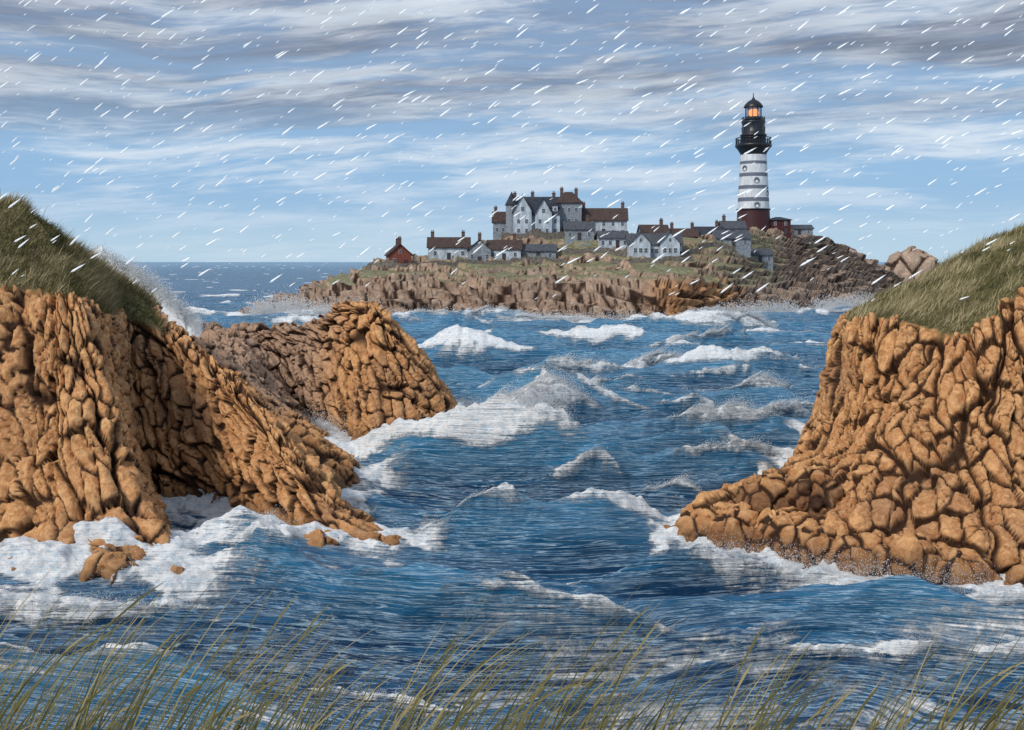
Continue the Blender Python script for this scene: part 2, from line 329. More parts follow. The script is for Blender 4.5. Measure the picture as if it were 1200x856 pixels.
I=[
 vecs((-74,262,-3),(-73,263,-1),(-71,266,-.5),( -69,272,-.5),(-68,276,-.5),(-66,282,-1),(-66,290,-3)),
 vecs((-60,250,-3),(-60,251,2.4),(-58,256,4.0),(-56,264,5.2),(-53,274,5.4),(-50,284,4),(-50,300,-3)),
 vecs((-44,245,-3),(-44,246,3.2),(-42,252,7.4),(-40,260,10.4),(-38,272,12.2),(-36,285,12),(-36,305,-3)),
 vecs((-22,240,-3),(-22,241,3.4),(-21.5,246,8.0),(-21,256,10.2),(-20,270,13.2),(-19,285,15.5),(-19,310,-3)),
 vecs((-3,236,-3),(-3,237.5,4.0),(-3,243,8.8),(-3,256,10.6),(-3,273,14.0),(-2,288,19),(-2,320,-3)),
 vecs((18,232,-3),(18,233.5,4.0),(18,241,8.4),(18,257,10.4),(18,274,14.2),(18,290,20.0),(18,325,-3)),
 vecs((36,226,-3),(36,227.5,4.6),(37,235,8.8),(38,255,10.8),(38,274,14.6),(38,292,20.0),(38,330,-3)),
 vecs((50,242,-3),(50,243.5,3.5),(51,250,7.2),(54,267,10.3),(58,280,14.4),(61,300,20.2),(62,345,-3)),
 vecs((66,258,-3),(68,261,2.2),(71,273,4.6),(74,291,8.6),(77,306,15.0),(79,328,22.6),(82,365,-3)),
 vecs((88,285,-3),(89,289,1.6),(92,302,3.8),(95,319,8.2),(98,334,14.0),(102,350,22.0),(106,385,-3)),
 vecs((110,312,-3),(111,317,1.2),(114,329,3.0),(117,344,6.2),(120,358,10.5),(123,374,17.0),(126,405,-3)),
 vecs((130,345,-3),(131,352,1.0),(134,362,2.4),(137,374,4.5),(140,386,7.5),(143,396,11.0),(145,420,-3)),
 vecs((150,380,-3),(151,383,-.2),(153,390,.8),(155,398,2),(157,406,3),(159,412,4.5),(160,430,-3))]
island,PI,gI,NI,BI=loft('island',I,.48,rockI,lambda U,V,x,y,z:sstep(1.9,2.4,V)*(1-.70*sstep(7.2,8.6,U))*sstep(1.2,1.9,U)*(.66+.55*fbm2(x/12,y/3.5,99,3)),2.1,6.5,1.1,.42,6.5,24,.45,3.0)
tag(island,kind='structure');island['label']='rocky island with pale grass terraces'
nu,nv=PI.shape[:2]
bvh=BVHTree.FromPolygons([tuple(v) for v in PI.reshape(-1,3)],gridfaces(nu,nv).tolist())
def gz(x,y):
    h=bvh.ray_cast(Vector((x,y,100)),Vector((0,0,-1)));return h[0].z if h[0] else 0

bx=np.linspace(-24,24,120);by=np.linspace(-14,12,90)
BX,BY=np.meshgrid(bx,by,indexing='ij')
GY=[-14,-4,0,3,3.9,5,7,9,12];GZ=[12.5,12.4,12.3,12.3,12.02,11.5,9.6,6.5,-3]
BZ=np.interp(BY,GY,GZ)+(fbm2(BX*.8,BY*.8,4)-.75)*.2
groundM=simple('bank_turf',(.07,.07,.03),.95,.5,6,.1,.05)
bank=npmesh('ground',np.stack([BX,BY,BZ],2).reshape(-1,3),gridfaces(120,90),groundM);tag(bank,kind='structure')

# ------------------------------------------------------------------ sea
rows=np.concatenate([np.linspace(4,25,40)[:-1],1/np.linspace(1/25,1/12000,1350)])
cols=np.linspace(-1,1,1200)
YY=np.repeat(rows[:,None],len(cols),1);XX=cols[None,:]*(YY*.68+14)
d=YY
spacing=np.maximum(.12,d*d*.6/16800)
wx=(fbm2(XX/22,YY/22,1,2)-.5)*12;wy=(fbm2(XX/22,YY/22,2,2)-.5)*12
wx2=wx+(fbm2(XX/6,YY/6,11,2)-.5)*2.0;wy2=wy+(fbm2(XX/6,YY/6,12,2)-.5)*2.0
grp=.55+.95*fbm2(XX/26,YY/22,3,2)
Hh=np.zeros_like(XX);Hn=np.zeros_like(XX)
for lam,amp,ang,ph in ((22,1.10,99,0),(13.5,1.10,80,1.3),(8.5,.72,106,2.2),(5.6,.34,82,.4),(3.6,.17,76,3.1),(2.3,.08,102,1.9),(1.4,.04,85,.9)):
    a=math.radians(ang);fx,fy=(wx,wy) if lam>6 else (wx2,wy2)
    th=((XX+fx)*math.cos(a)+(YY+fy)*math.sin(a))*2*math.pi/lam+ph
    s=.2*(.5+.5*np.sin(th))**2+.8*(1-np.abs(np.sin(th/2-math.pi/4)))**1.6
    fade=np.clip(lam/(4.5*spacing)-.3,0,1)
    Hh+=amp*grp*(2*s-.55)*fade
    if lam>3: Hn+=amp*grp*(2*s-.55)
chop=(1-np.abs(2*fbm2(XX/2.6+wx*.2,YY/1.3,50,3)-1))
Hh+=.22*(chop-.7)*np.clip(3/spacing-.4,0,1)
foam=sstep(1.6,2.9,Hn)*.86*sstep(.28,.50,fbm2(XX/9,YY/9,71,2))
foam=np.maximum(foam,(.44-.06*sstep(-4,-10,XX))*sstep(46,36,YY)*sstep(.36,.60,fbm2(XX/6,YY/2.5,171,3)))
sh=.0*XX
BRK=[(0.6,67.5,4.6,2.7,-.26,.85,1.0),(4.6,64.8,2.4,.9,-.4,.45,.75),(-3.6,70.5,2.6,1.0,-.1,.6,.85),(3.2,90,4.8,2.4,.08,.9,1.0),(15.6,80,5.2,2.1,.10,.9,1.0),(11.6,75,3.4,1.2,-.3,.7,.9),(17.5,73.5,3.0,.9,-.2,.6,.85),(-11.2,46.4,2.6,1.8,-.35,.7,1.0),
 (-21.5,42.6,7,1.3,-.12,.8,.95),(-15.2,41.6,4,1.0,-.3,.65,.9),(-14,34.6,8,.8,-.12,.55,.85),(-4.5,35.3,4.5,.6,-.2,.45,.75),(19,130,7,2.4,-.15,1.1,1.0),(-4.5,89,3.0,2.0,-.1,.8,1.0),(8,118,6,1.7,.1,.9,.85),
 (10,224,16,1.9,-.05,2.0,1.0),(58,241,13,2.2,.1,2.4,1.0),(-46,237,13,2.4,.1,2.4,1.0),(80,266,11,2.2,.2,2.4,1.0),(36,215,9,1.8,-.1,1.8,1.0),(-20,229,9,1.6,0,1.9,1.0),(100,292,16,2.6,.3,2.6,1.0),(128,329,18,2.6,.3,2.6,1.0),(-6,226,8,1.6,.1,1.8,.95),
 (13.2,45.4,5.2,1.1,-.22,.7,.95),(18.5,42.6,4.4,1.1,-.2,.7,.95),(8.8,46.0,3.0,.8,.1,.6,.85),(-16,80.5,4.5,1.2,-.35,1.0,.95),(-19.5,56.4,3.4,1.0,-.3,.8,.95),(-14.0,52.0,4.2,.9,-.65,.65,.9),(-3,75.4,3.4,1.2,.2,.7,.9),
 (24,92,5,1.5,.1,.9,.8),(-10,150,6,1.8,0,1.1,.9),(45,190,8,2.2,.1,1.6,.9),(12,165,7,2.2,-.1,1.3,.9),(24,64,4,.9,-.1,.8,.8),(-7,60.5,2.8,1.0,-.4,.6,.85),(3,39.5,6,.7,-.12,.45,.62),(15,37,7,.7,-.1,.5,.72),(45,57,8,.7,0,.8,.6),(9,55,4.2,1.3,-.2,.5,.8),(-2,50,4,1.0,-.2,.45,.7),(10,98,5,1.5,-.1,.9,.9),(-3,105,5,1.6,.1,.9,.85),(7,82,3,1.2,-.2,.7,.85),(27,110,6,1.7,0,.9,.85),(2,142,6,1.8,-.1,1.0,.85),(30,160,7,2.0,.05,1.2,.85),
 (9.5,62,2.8,1.0,-.15,.45,.8),(2.5,57,2.6,.9,-.3,.4,.75),(-1.0,79,2.6,1.1,.1,.5,.85),(13,66,3,1.0,.1,.45,.75),(5.5,74,2.4,.9,-.2,.45,.8),(1,44.5,3,.7,-.2,.35,.62)]
nb_main=len(BRK)
rr=random.Random(11)
for _ in range(46):
    yy=1/rr.uniform(1/90.,1/215.);xx=rr.uniform(-.42,.42)*yy
    k=(yy/70)**.5;BRK.append((xx,yy,rr.uniform(2.6,5.4)*k,rr.uniform(.6,1.2)*k,rr.uniform(-.2,.12),rr.uniform(.40,.55)*k,rr.uniform(.6,.9)))
crestpts=[]
for (bx_,by_,Lh,hh,an,wd,fg) in BRK:
    c,s_=math.cos(an),math.sin(an)
    near=(np.abs(XX-bx_)<Lh*1.8+4)&(np.abs(YY-by_)<Lh*1.2+9*max(wd,.5*hh))
    xs=XX[near]-bx_;ys=YY[near]-by_
    n=(fbm2(XX[near]/(1.6*wd),YY[near]/(1.6*wd),int(bx_*7+900),4)-.5)
    wb=max(wd,.5*hh)
    u=xs*c+ys*s_;v=-xs*s_+ys*c+ .045*u*u/ max(1,Lh*.35) +n*1.1*wd + math.sin(bx_)*.7*np.sin(u/Lh*2.2)
    env=np.exp(-np.abs(u/(Lh*1.1))**2.2)
    prof=np.where(v>0,np.exp(-np.abs(v)/(2.3*wb)),np.exp(-(np.abs(v)/(1.15*wb))**1.4))-.38*np.exp(-((v+3.0*wb)/(1.9*wb))**2)
    Hh[near]+=hh*env*prof*(.88+.5*(n+.2))
    sh[near]+=hh*env*np.exp(-(v/(.8*wb))**2)*.42
    f=np.where(v>0,np.exp(-(v/(.5*wd))**2),np.exp(-(np.abs(v)/(1.0*wd))**1.4))
    env2=np.exp(-np.abs(u/(Lh*1.02))**2.6)
    trail=.40*np.exp(-((v+2.2*wd)/(1.6*wd))**2)*sstep(.45,.64,fbm2(XX[near]/1.6+YY[near]*.3,YY[near]/.7,91,3))
    foam[near]=np.maximum(foam[near],fg*env2*np.maximum(f*(.92+1.3*n),trail))
    crestpts.append((bx_,by_,Lh,hh,c,s_,wd,fg))
shore=[]
for B,st in ((BR,6),(BL,6),(BI,4)):
    zc=B[...,2];k=np.argmax(zc>0.1,axis=1)
    pts=B[np.arange(len(B)),k][::st*2];shore.append(pts[:,:2])
SH=np.concatenate(shore).astype(np.float32)
sel=(YY>36)&(YY<430)&(np.abs(XX)<185)
Xf=XX[sel].astype(np.float32);Yf=YY[sel].astype(np.float32);out=np.full(Xf.shape,1e9,np.float32)
for i in range(len(SH)):
    np.minimum(out,(Xf-SH[i,0])**2+(Yf-SH[i,1])**2,out=out)
sdv=np.full(XX.shape,99.);sdv[sel]=np.sqrt(out)
scale=np.where(YY>180,3.2,1.0)
nsh=fbm2(XX/(1.8*scale),YY/(1.8*scale),131,4)
fs=np.exp(-(sdv/(1.5*scale))**1.5)*(.40+1.3*nsh)+.56*np.exp(-(sdv/(4.6*scale))**2)*sstep(.43,.62,nsh)
foam=np.clip(np.maximum(foam,fs),0,1)
Hh*=np.clip(sdv/(4*np.minimum(scale,2.6)),.3,1)
Hh+=np.exp(-(sdv/(1.8*scale))**2)*(.4+1.0*(nsh-.4))*.85
Hh+=sstep(.3,.8,foam)*(fbm2(XX/.8,YY/.8,141,4)-.42)*.75*np.clip(1.6/spacing,0,1)
Hh*=np.clip(1-(YY-1500)/3000,0.05,1)
shift=sh+.35*np.clip(Hh,0,3)*np.clip(1.2/spacing,0,1)
flow=np.stack([XX+wx2*.4+Hh*1.4,YY+wy2*.55+Hh*3.0,Hh],2)
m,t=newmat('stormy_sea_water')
fl=t.attr('flow').outputs['Vector'];fo=t.attr('foam').outputs['Fac'];P=t.n('ShaderNodeTexCoord').outputs['Object']
f1=t.mapping(fl,(.20,1.25,0),(0,0,.17));f2=t.mapping(fl,(.46,4.8,0),(0,0,.09));f3=t.mapping(fl,(.09,.38,0),(0,0,.05))
n1=t.noise(f1,1.0,5,.60,.8);n2=t.noise(f2,1.0,4,.6,.5);n3=t.noise(f3,1.0,3,.6,.4);n4=t.noise(P,2.6,6,.78,.4)
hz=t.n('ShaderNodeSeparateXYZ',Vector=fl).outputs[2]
deep=t.mix(t.ramp01(hz,-1.1,2.8),(.001,.024,.080),(.026,.175,.33))  # swell shading painted by height: dark troughs, lighter translucent-looking crests
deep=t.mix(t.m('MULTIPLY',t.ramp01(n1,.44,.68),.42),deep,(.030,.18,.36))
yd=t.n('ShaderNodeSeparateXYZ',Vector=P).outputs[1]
def ridge(n,k): return t.m('SUBTRACT',1.0,t.m('MULTIPLY',t.m('ABSOLUTE',t.m('SUBTRACT',n,.5)),k),0,True)
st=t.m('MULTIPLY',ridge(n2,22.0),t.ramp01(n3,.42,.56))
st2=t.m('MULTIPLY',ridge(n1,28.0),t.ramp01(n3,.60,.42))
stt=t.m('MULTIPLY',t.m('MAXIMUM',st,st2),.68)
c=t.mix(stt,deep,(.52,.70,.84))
ff=t.m('ADD',t.m('MULTIPLY',fo,1.6),t.m('ADD',t.m('MULTIPLY',n1,1.1),t.m('ADD',t.m('MULTIPLY',n2,1.2),t.m('MULTIPLY',n4,1.0))))
ff=t.ramp01(ff,2.14,2.64)
fc=t.mix(t.ramp01(t.m('ADD',t.m('MULTIPLY',n4,.6),t.m('MULTIPLY',n2,.4)),.38,.53),(.54,.70,.83),(1.0,1.0,1.0))
c=t.mix(ff,c,fc)
c=t.mix(t.m('MULTIPLY',t.ramp01(yd,400,4000),.55),c,(.28,.45,.61))  # aerial haze painted into the water colour, growing with distance
bh=t.m('ADD',t.m('MULTIPLY',n1,.8),t.m('ADD',t.m('MULTIPLY',n2,.34),t.m('MULTIPLY',t.m('MULTIPLY',n4,ff),.6)))
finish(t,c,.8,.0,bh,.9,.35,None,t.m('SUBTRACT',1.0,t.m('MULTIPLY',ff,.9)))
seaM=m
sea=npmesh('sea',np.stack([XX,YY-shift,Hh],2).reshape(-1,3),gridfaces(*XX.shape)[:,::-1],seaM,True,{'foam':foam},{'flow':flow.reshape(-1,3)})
tag(sea,kind='structure')

# ------------------------------------------------------------------ spray
def idx(xa,ya):
    return np.clip(np.searchsorted(rows,ya),0,len(rows)-1),np.clip(((xa/(ya*.68+14)+1)/2*(len(cols)-1)).astype(int),0,len(cols)-1)
sp=[];sr=[]
for k_,(bx_,by_,Lh,hh,c,s_,wd,fg) in enumerate(crestpts):
    if fg<.70: continue
    n=int(900*Lh**.6*(.5+hh)*(1 if k_<nb_main else .3));u=np.random.normal(0,Lh*.5,n);v=np.random.normal(-.1,.30*wd,n)
    xa=bx_+u*c-v*s_;ya=by_+u*s_+v*c-.045*u*u/max(1,Lh*.35)
    ii=idx(xa,ya);keep=foam[ii]>.45
    up=np.random.exponential(.12*hh**.8,n)*np.exp(-(u/Lh)**2)
    za=Hh[ii]+up-.02
    sp.append(np.stack([xa+up*1.1,ya-shift[ii],za],1)[keep]);sr.append((.008+.012*np.random.rand(n)**3)[keep]*(by_/55)**.85)
def burst(x0,y0,z0,x1,y1,z1,rad,n,r,up):
    tt=np.random.rand(n);b=np.stack([x0+(x1-x0)*tt,y0+(y1-y0)*tt,z0+(z1-z0)*tt],1)
    o=np.random.normal(0,1,(n,3))*rad;o[:,2]=np.abs(o[:,2])*up
    sp.append(b+o);sr.append(r*(.4+np.random.rand(n)**2))
burst(-34.6,85,14.4,-31.2,85,12.6,.30,8000,.026,1.5)
burst(-31.2,85,12.6,-26.0,85,8.0,.40,14000,.026,1.5)
burst(-62,245,0,-50,242,1.5,1.6,9000,.08,1.3)
burst(-50,242,1,-32,238,1,1.3,8000,.07,1.3)
burst(-30,236,.5,34,223,.5,.9,12000,.06,1.2)
burst(-14,80,.5,-19,84,.5,.8,2500,.03,.8)
burst(48,238,1,70,253,1,1.2,8000,.08,1.2)
burst(80,270,1,140,345,1,1.4,10000,.09,1.1)
burst(168,440,1,188,440,1,1.4,3500,.10,1.1)
burst(8.8,48.0,.2,20,43.0,.3,.4,6000,.014,1.1)
burst(-26,45.0,.2,-15,44.3,.2,.4,6000,.014,1.0)
burst(-14,51.5,.2,-7,48.6,.2,.4,4000,.014,1.0)
SP=np.concatenate(sp);SR=np.concatenate(sr)
tv=np.array([(1,1,1),(1,-1,-1),(-1,1,-1),(-1,-1,1)],float);tf=np.array([(0,1,2),(0,3,1),(0,2,3),(1,3,2)])
V=(SP[:,None,:]+tv[None]*SR[:,None,None]).reshape(-1,3);F=(tf[None]+(np.arange(len(SP))*4)[:,None,None]).reshape(-1,3)
m,t=newmat('spray_droplets');cc=t.mix(t.noise(t.n('ShaderNodeTexCoord').outputs['Object'],3,3),(.92,.95,.97),(1,1,1))
df=t.n('ShaderNodeBsdfDiffuse',Color=cc);tl=t.n('ShaderNodeBsdfTranslucent',Color=cc)
mx=t.n('ShaderNodeMixShader',Fac=.4);t.nt.links.new(df.outputs[0],mx.inputs[1]);t.nt.links.new(tl.outputs[0],mx.inputs[2]);t.nt.links.new(mx.outputs[0],t.n('ShaderNodeOutputMaterial').inputs[0])
sprayM=m
spray=npmesh('sea_spray',V,F,m,True);tag(spray,'white sea spray thrown up by breaking waves','spray',kind='stuff')
m,t=newmat('surf_foam');finish(t,t.mix(t.noise(t.n('ShaderNodeTexCoord').outputs['Object'],3,3),(.90,.94,.97),(1,1,1)),.6,.2)
pu=np.linspace(0,1,300);pvv=np.linspace(-1,1,90);PU,PV=np.meshgrid(pu,pvv,indexing='ij')
px=-36+11*PU;pz0=np.interp(px,[-36,-34.8,-33.5,-31.2,-28.2,-26.2,-25],[13.5,15.0,14.7,13.2,10.8,9.1,6.8])
nn=fbm3(px*1.3,PV*3,pz0*.8,8,4)
V=np.stack([px+PV*.2+(nn-.5)*.8,85+PV*1.6+(nn-.5)*1.2,pz0-(PV**2)*7+(nn-.5)*3.4*(1-PV**2)-.35],2)
pl=npmesh('surf_plume',V.reshape(-1,3),gridfaces(300,90),m);tag(pl,'white plume of surf bursting over the headland','surf',kind='stuff')

# ------------------------------------------------------------------ sleet
nx_,nz_=52,30
gx_,gz_=np.meshgrid(np.arange(nx_),np.arange(nz_));gx_=gx_.ravel();gz_=gz_.ravel();n=len(gx_)
sy=np.random.uniform(28,95,n)
sx=((gx_+.5*(gz_%2)+np.random.uniform(-.3,1.3,n))/nx_-.5)*1.24*sy
el=-.035+(gz_+np.random.uniform(-.3,1.3,n))/nz_*.335
keep=np.random.rand(n)<np.where(el<.0,.40,.92);sx,sy,el=sx[keep],sy[keep],el[keep];sz=14+el*sy;n=len(sx)
ang=np.radians(np.random.normal(33,4.5,n));q=np.random.rand(n);ln=(.24+.85*q**2.2)*(sy/55)**.9;rd=(.016+.036*q**2.0)*(sy/52)**.9
D=np.stack([np.cos(ang),-.15+0*ang,np.sin(ang)],1);Nn=np.stack([-np.sin(ang),0*ang,np.cos(ang)],1);C=np.stack([sx,sy,sz],1)
Yv=np.array([0,1,0.])
def ringat(k,r): 
    c_=C+D*ln[:,None]*k;return [c_+Nn*rd[:,None]*r,c_+Yv*rd[:,None]*r,c_-Nn*rd[:,None]*r,c_-Yv*rd[:,None]*r]
p0=C-D*ln[:,None]/2;p1=C+D*ln[:,None]/2
V=np.stack([p0,p1]+ringat(-.3,1.0)+ringat(.15,.75),1).reshape(-1,3)
tf=[]
for i in range(4):
    j=(i+1)%4;tf+=[(0,2+j,2+i),(2+i,2+j,6+j),(2+i,6+j,6+i),(1,6+i,6+j)]
tf=np.array(tf);F=(tf[None]+(np.arange(n)*10)[:,None,None]).reshape(-1,3)
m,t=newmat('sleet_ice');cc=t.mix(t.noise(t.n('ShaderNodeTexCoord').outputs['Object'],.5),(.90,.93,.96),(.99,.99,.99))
finish(t,cc,.5,.3,None,.5,.1,{'Emission Color':(.9,.95,1.0),'Emission Strength':.28,'Alpha':.74})  # added faint emission lifts the shaded undersides of the sleet
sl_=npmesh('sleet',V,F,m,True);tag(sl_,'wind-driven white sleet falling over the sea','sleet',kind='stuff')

# ------------------------------------------------------------------ grass
def grassmat(name,a,b,c_):
    m,t=newmat(name);r=t.attr('rnd').outputs['Fac']
    c=t.mix(t.ramp01(r,0,.6),a,b);c=t.mix(t.ramp01(r,.6,1),c,c_)
    finish(t,c,.7,.2);return m
hg=grassmat('headland_grass',(.048,.048,.018),(.17,.152,.058),(.50,.42,.25))
def scatter(P,g,N,count,hmin,hmax,wd,ylim):
    q=P.reshape(-1,3);gg=g.ravel();idx_=np.where((gg>.5)&(q[:,1]<ylim)&(np.abs(q[:,0])<q[:,1]*.62))[0]
    du=np.gradient(P,axis=0);dv=np.gradient(P,axis=1);A=np.linalg.norm(np.cross(du,dv),axis=2).ravel()[idx_]
    ii=np.random.choice(idx_,count,p=A/A.sum());b=q[ii]+np.random.normal(0,.06,(count,3));nn=N.reshape(-1,3)[ii]
    h=np.random.uniform(hmin,hmax,count)[:,None];rv=np.random.normal(0,.34,(count,3))
    patch=fbm2(b[:,0]/1.5,b[:,1]/1.5,201,3)[:,None]
    h=h*(.25+1.5*patch)
    dirn=np.array([.70,-.12,.5])+nn*.3+rv
    a=np.random.rand(count)*math.pi;side=np.stack([np.cos(a),np.sin(a),0*a],1)*wd
    mid=b+dirn*h*.5+np.array([0,0,1])*h*.12
    V=np.stack([b-side,b+side,mid+side*.7,mid-side*.7,b+dirn*h],1).reshape(-1,3)
    o=(np.arange(count)*5)[:,None,None]
    quad=(np.array([(0,1,2),(0,2,3),(3,2,4)])[None]+o).reshape(-1,3)
    r=np.clip(np.random.rand(count)*.8+(patch[:,0]-.38)*1.8,0,1)
    return V,quad,np.repeat(r,5)
for P_,g_,N_,cnt in ((PR,gR,NR,52000),(PL,gL,NL,56000)):
    V,F,r=scatter(P_,g_,N_,cnt,.2,.62,.016,82)
    o=npmesh('headland_grass',V,F,hg,False,{'rnd':r});tag(o,'windblown olive grass crowning the cliff','grass',kind='stuff')

rg=grassmat('marram_grass',(.055,.060,.022),(.18,.165,.060),(.46,.37,.18))
V=[];F=[];Rr=[]
def blade(x,y,z,Ln,az,lean,wd,rv,head):
    b=len(V);k=9;p=np.array([x,y,z]);th=lean*.35
    for i in range(k+1):
        s=i/k;wn=wd*(1-s**2.0)*.5+.0005
        if head and s>.72: wn=wd*1.1*math.sin((s-.72)/.28*math.pi)*.6+.001
        V.append(tuple(p+np.array([-wn*.8,wn*.25,wn*.5])));V.append(tuple(p+np.array([wn*.8,-wn*.25,-wn*.5])));Rr.extend([min(1,rv+.2*s)]*2)
        th=lean*(.35+.9*s**1.3)
        p=p+np.array([math.sin(th)*math.cos(az),math.sin(th)*math.sin(az),math.cos(th)])*Ln/k
    for i in range(k): a=b+2*i;F.append((a,a+1,a+3,a+2))
NB=760
for i in range(NB):
    q_=(i+random.random())/NB
    x=-3.1+6.0*q_**1.18;y=random.uniform(3.9,5.0)
    tall=.98+.12*math.sin(x*3.1+1)+.10*math.sin(x*8.3);tall*=(1.06 if x<-.3 else .90)
    for _ in range(1 if random.random()<.7 else 2):
        xx=x+random.gauss(0,.03)
        zb=float(np.interp(y,GY,GZ))-.08
        blade(xx,y,zb,random.uniform(.26,.95)*tall,random.gauss(.0,.25),random.uniform(.55,1.1),random.uniform(.0042,.0082),random.random()*.8,random.random()<.12)
o=npmesh('marram_grass',np.array(V),np.array(F),rg,True,{'rnd':np.array(Rr)});tag(o,'thin windblown marram grass blades on the bank','grass',kind='stuff')

# ------------------------------------------------------------------ boulders
def boulder(x,y,z,r,sx,sy,sz,label,name='boulder',cs=1.0,mat=rockM,grp=None):
    nu,nv=110,70;u=np.linspace(0,2*math.pi,nu);v=np.linspace(.02,math.pi-.02,nv);U,Vv=np.meshgrid(u,v,indexing='ij')
    N=np.stack([np.cos(U)*np.sin(Vv),np.sin(U)*np.sin(Vv),np.cos(Vv)],2)
    P=N*np.array([sx,sy,sz])*r
    X,Y,Z=(P[...,0]+x)/cs,(P[...,1]+y)/cs,(P[...,2]+z)/cs
    f1,f2,cid,_=voro(X/.9,Y/.9,Z/1.5,3);e=f2-f1
    P=P+N*((.26*np.clip(e/.2,0,1)+.4*(cid-.5)+.4*(fbm3(X*.8,Y*.8,Z*.8,7)-.5)+.4*facets(X*1.7,Y*1.7,Z*1.3,7))*cs*.8*min(1,r/cs))[...,None]
    o=npmesh(name,P.reshape(-1,3),gridfaces(nu,nv)[:,::-1],mat,True,{'crack':1-np.clip(e/.17,0,1),'cell':cid,'grass':cid*0})
    o.location=(x,y,z);tag(o,label,'rock',grp);return o
g_='boulders at the foot of the cliffs'
for (x,y,z,r,a,b,c_) in ((9.3,50.7,.3,1.2,1.1,.9,1.0),(11.0,49.6,.5,1.3,1.1,.9,1.1),(12.7,48.4,.4,1.3,1,1,1.1),(14.1,47.4,.3,1.2,1.1,.9,1.0),(15.8,46.4,.2,1.2,1.2,.9,1.0),(17.7,45.5,.4,1.3,1,.9,1.1),(19.7,44.4,.2,1.1,1.1,.9,.9),(22.3,43.4,.1,1.0,1.2,.9,.9),(12.6,51.2,2.0,1.2,1.1,1,.9),(14.8,50.5,2.3,1.2,1,1,1.0)):
    boulder(x,y,z,r,a,b,c_,'rounded ochre boulder washed by surf at the cliff foot',grp=g_)
for (x,y,z,r,a,b,c_) in ((-14.8,45.0,-.1,.8,1.2,.8,.8),(-17.4,44.8,.1,1.0,1.1,.9,.9),(-6.0,48.9,.0,.8,1.2,.9,.8),(-9.0,48.6,.1,.9,1,1,.9),(-22,45.0,.1,1.0,1.1,.9,.9)):
    boulder(x,y,z,r,a,b,c_,'rounded ochre boulder washed by surf at the cliff foot',grp=g_)
boulder(176,452,4,11,1.05,.9,1.30,'steep brown rock islet standing in the sea','sea_stack',8,rockI)

# ------------------------------------------------------------------ building materials
white=simple('white_render',(.45,.51,.58),.85,.32,1.2,streak=(1,1,.3));greyw=simple('grey_stone_wall',(.24,.27,.31),.9,.35,2.5)
brick=simple('red_brick',(.13,.085,.075),.9,.3,3);redb=simple('weathered_red_brick',(.22,.070,.05),.9,.3,3);maroon=simple('maroon_masonry',(.070,.020,.022),.8,.3,1.5)
def tiles(name,col):
    m,t=newmat(name);P=t.n('ShaderNodeTexCoord').outputs['Object']
    b=t.n('ShaderNodeTexWave',{'wave_type':'BANDS','bands_direction':'Z'},Vector=P,Scale=1.1,Distortion=.6,Detail=2).outputs[1]
    n=t.noise(P,1.6,5,.7)
    c=t.mix(t.ramp01(n,.3,.7),tuple(v*.55 for v in col),tuple(v*1.4 for v in col));c=t.mix(t.m('MULTIPLY',b,.3),c,tuple(v*.4 for v in col))
    finish(t,c,.8,.25,b,.5,.08);return m
slate=tiles('slate_roof',(.045,.055,.075));rust=tiles('brown_tile_roof',(.085,.058,.052));greyroof=tiles('grey_shingle_roof',(.09,.10,.12))
glass=simple('dark_window_glass',(.02,.03,.045),.15,.3,1,.6);framew=simple('white_painted_frame',(.58,.61,.64),.6,.05)
doorm=simple('dark_painted_door',(.05,.045,.05),.5,.2);stonew=simple('dry_stone',(.17,.15,.13),.95,.4,1.5)
blackp=simple('black_painted_iron',(.012,.014,.02),.4,.2,1,.5)
def box(x0,x1,y0,y1,z0,z1,b=0):
    V=[(x0,y0,z0),(x1,y0,z0),(x1,y1,z0),(x0,y1,z0),(x0,y0,z1),(x1,y0,z1),(x1,y1,z1),(x0,y1,z1)]
    F=[(3,2,1,0),(4,5,6,7),(0,1,5,4),(1,2,6,5),(2,3,7,6),(3,0,4,7)]
    return V,[tuple(i+b for i in f) for f in F]
def joinb(parts):
    V=[];F=[]
    for p in parts:
        v,f=p;b=len(V);V+=v;F+=[tuple(i+b for i in q) for q in f]
    return V,F
def empty(name,loc,rz=0):
    e=bpy.data.objects.new(name,None);COL.objects.link(e);e.location=loc;e.rotation_euler=(0,0,rz);e.empty_display_size=1;return e
def window_mesh():
    V,F=joinb([box(-.5,.5,-.05,.05,-.7,.7),box(-.41,-.03,-.07,-.052,-.61,-.03),box(.03,.41,-.07,-.052,-.61,-.03),box(-.41,-.03,-.07,-.052,.03,.61),box(.03,.41,-.07,-.052,.03,.61)])
    me=bpy.data.meshes.new('window');me.from_pydata(V,[],F);me.materials.append(framew);me.materials.append(glass)
    for i,p in enumerate(me.polygons): p.material_index=0 if i<6 else 1
    return me
WM=window_mesh()
def window(par,x,y,z,s=1,rz=0,sx=1):
    o=bpy.data.objects.new('window',WM);COL.objects.link(o);o.parent=par;o.location=(x,y,z);o.scale=(s*sx,1,s);o.rotation_euler=(0,0,rz);return o
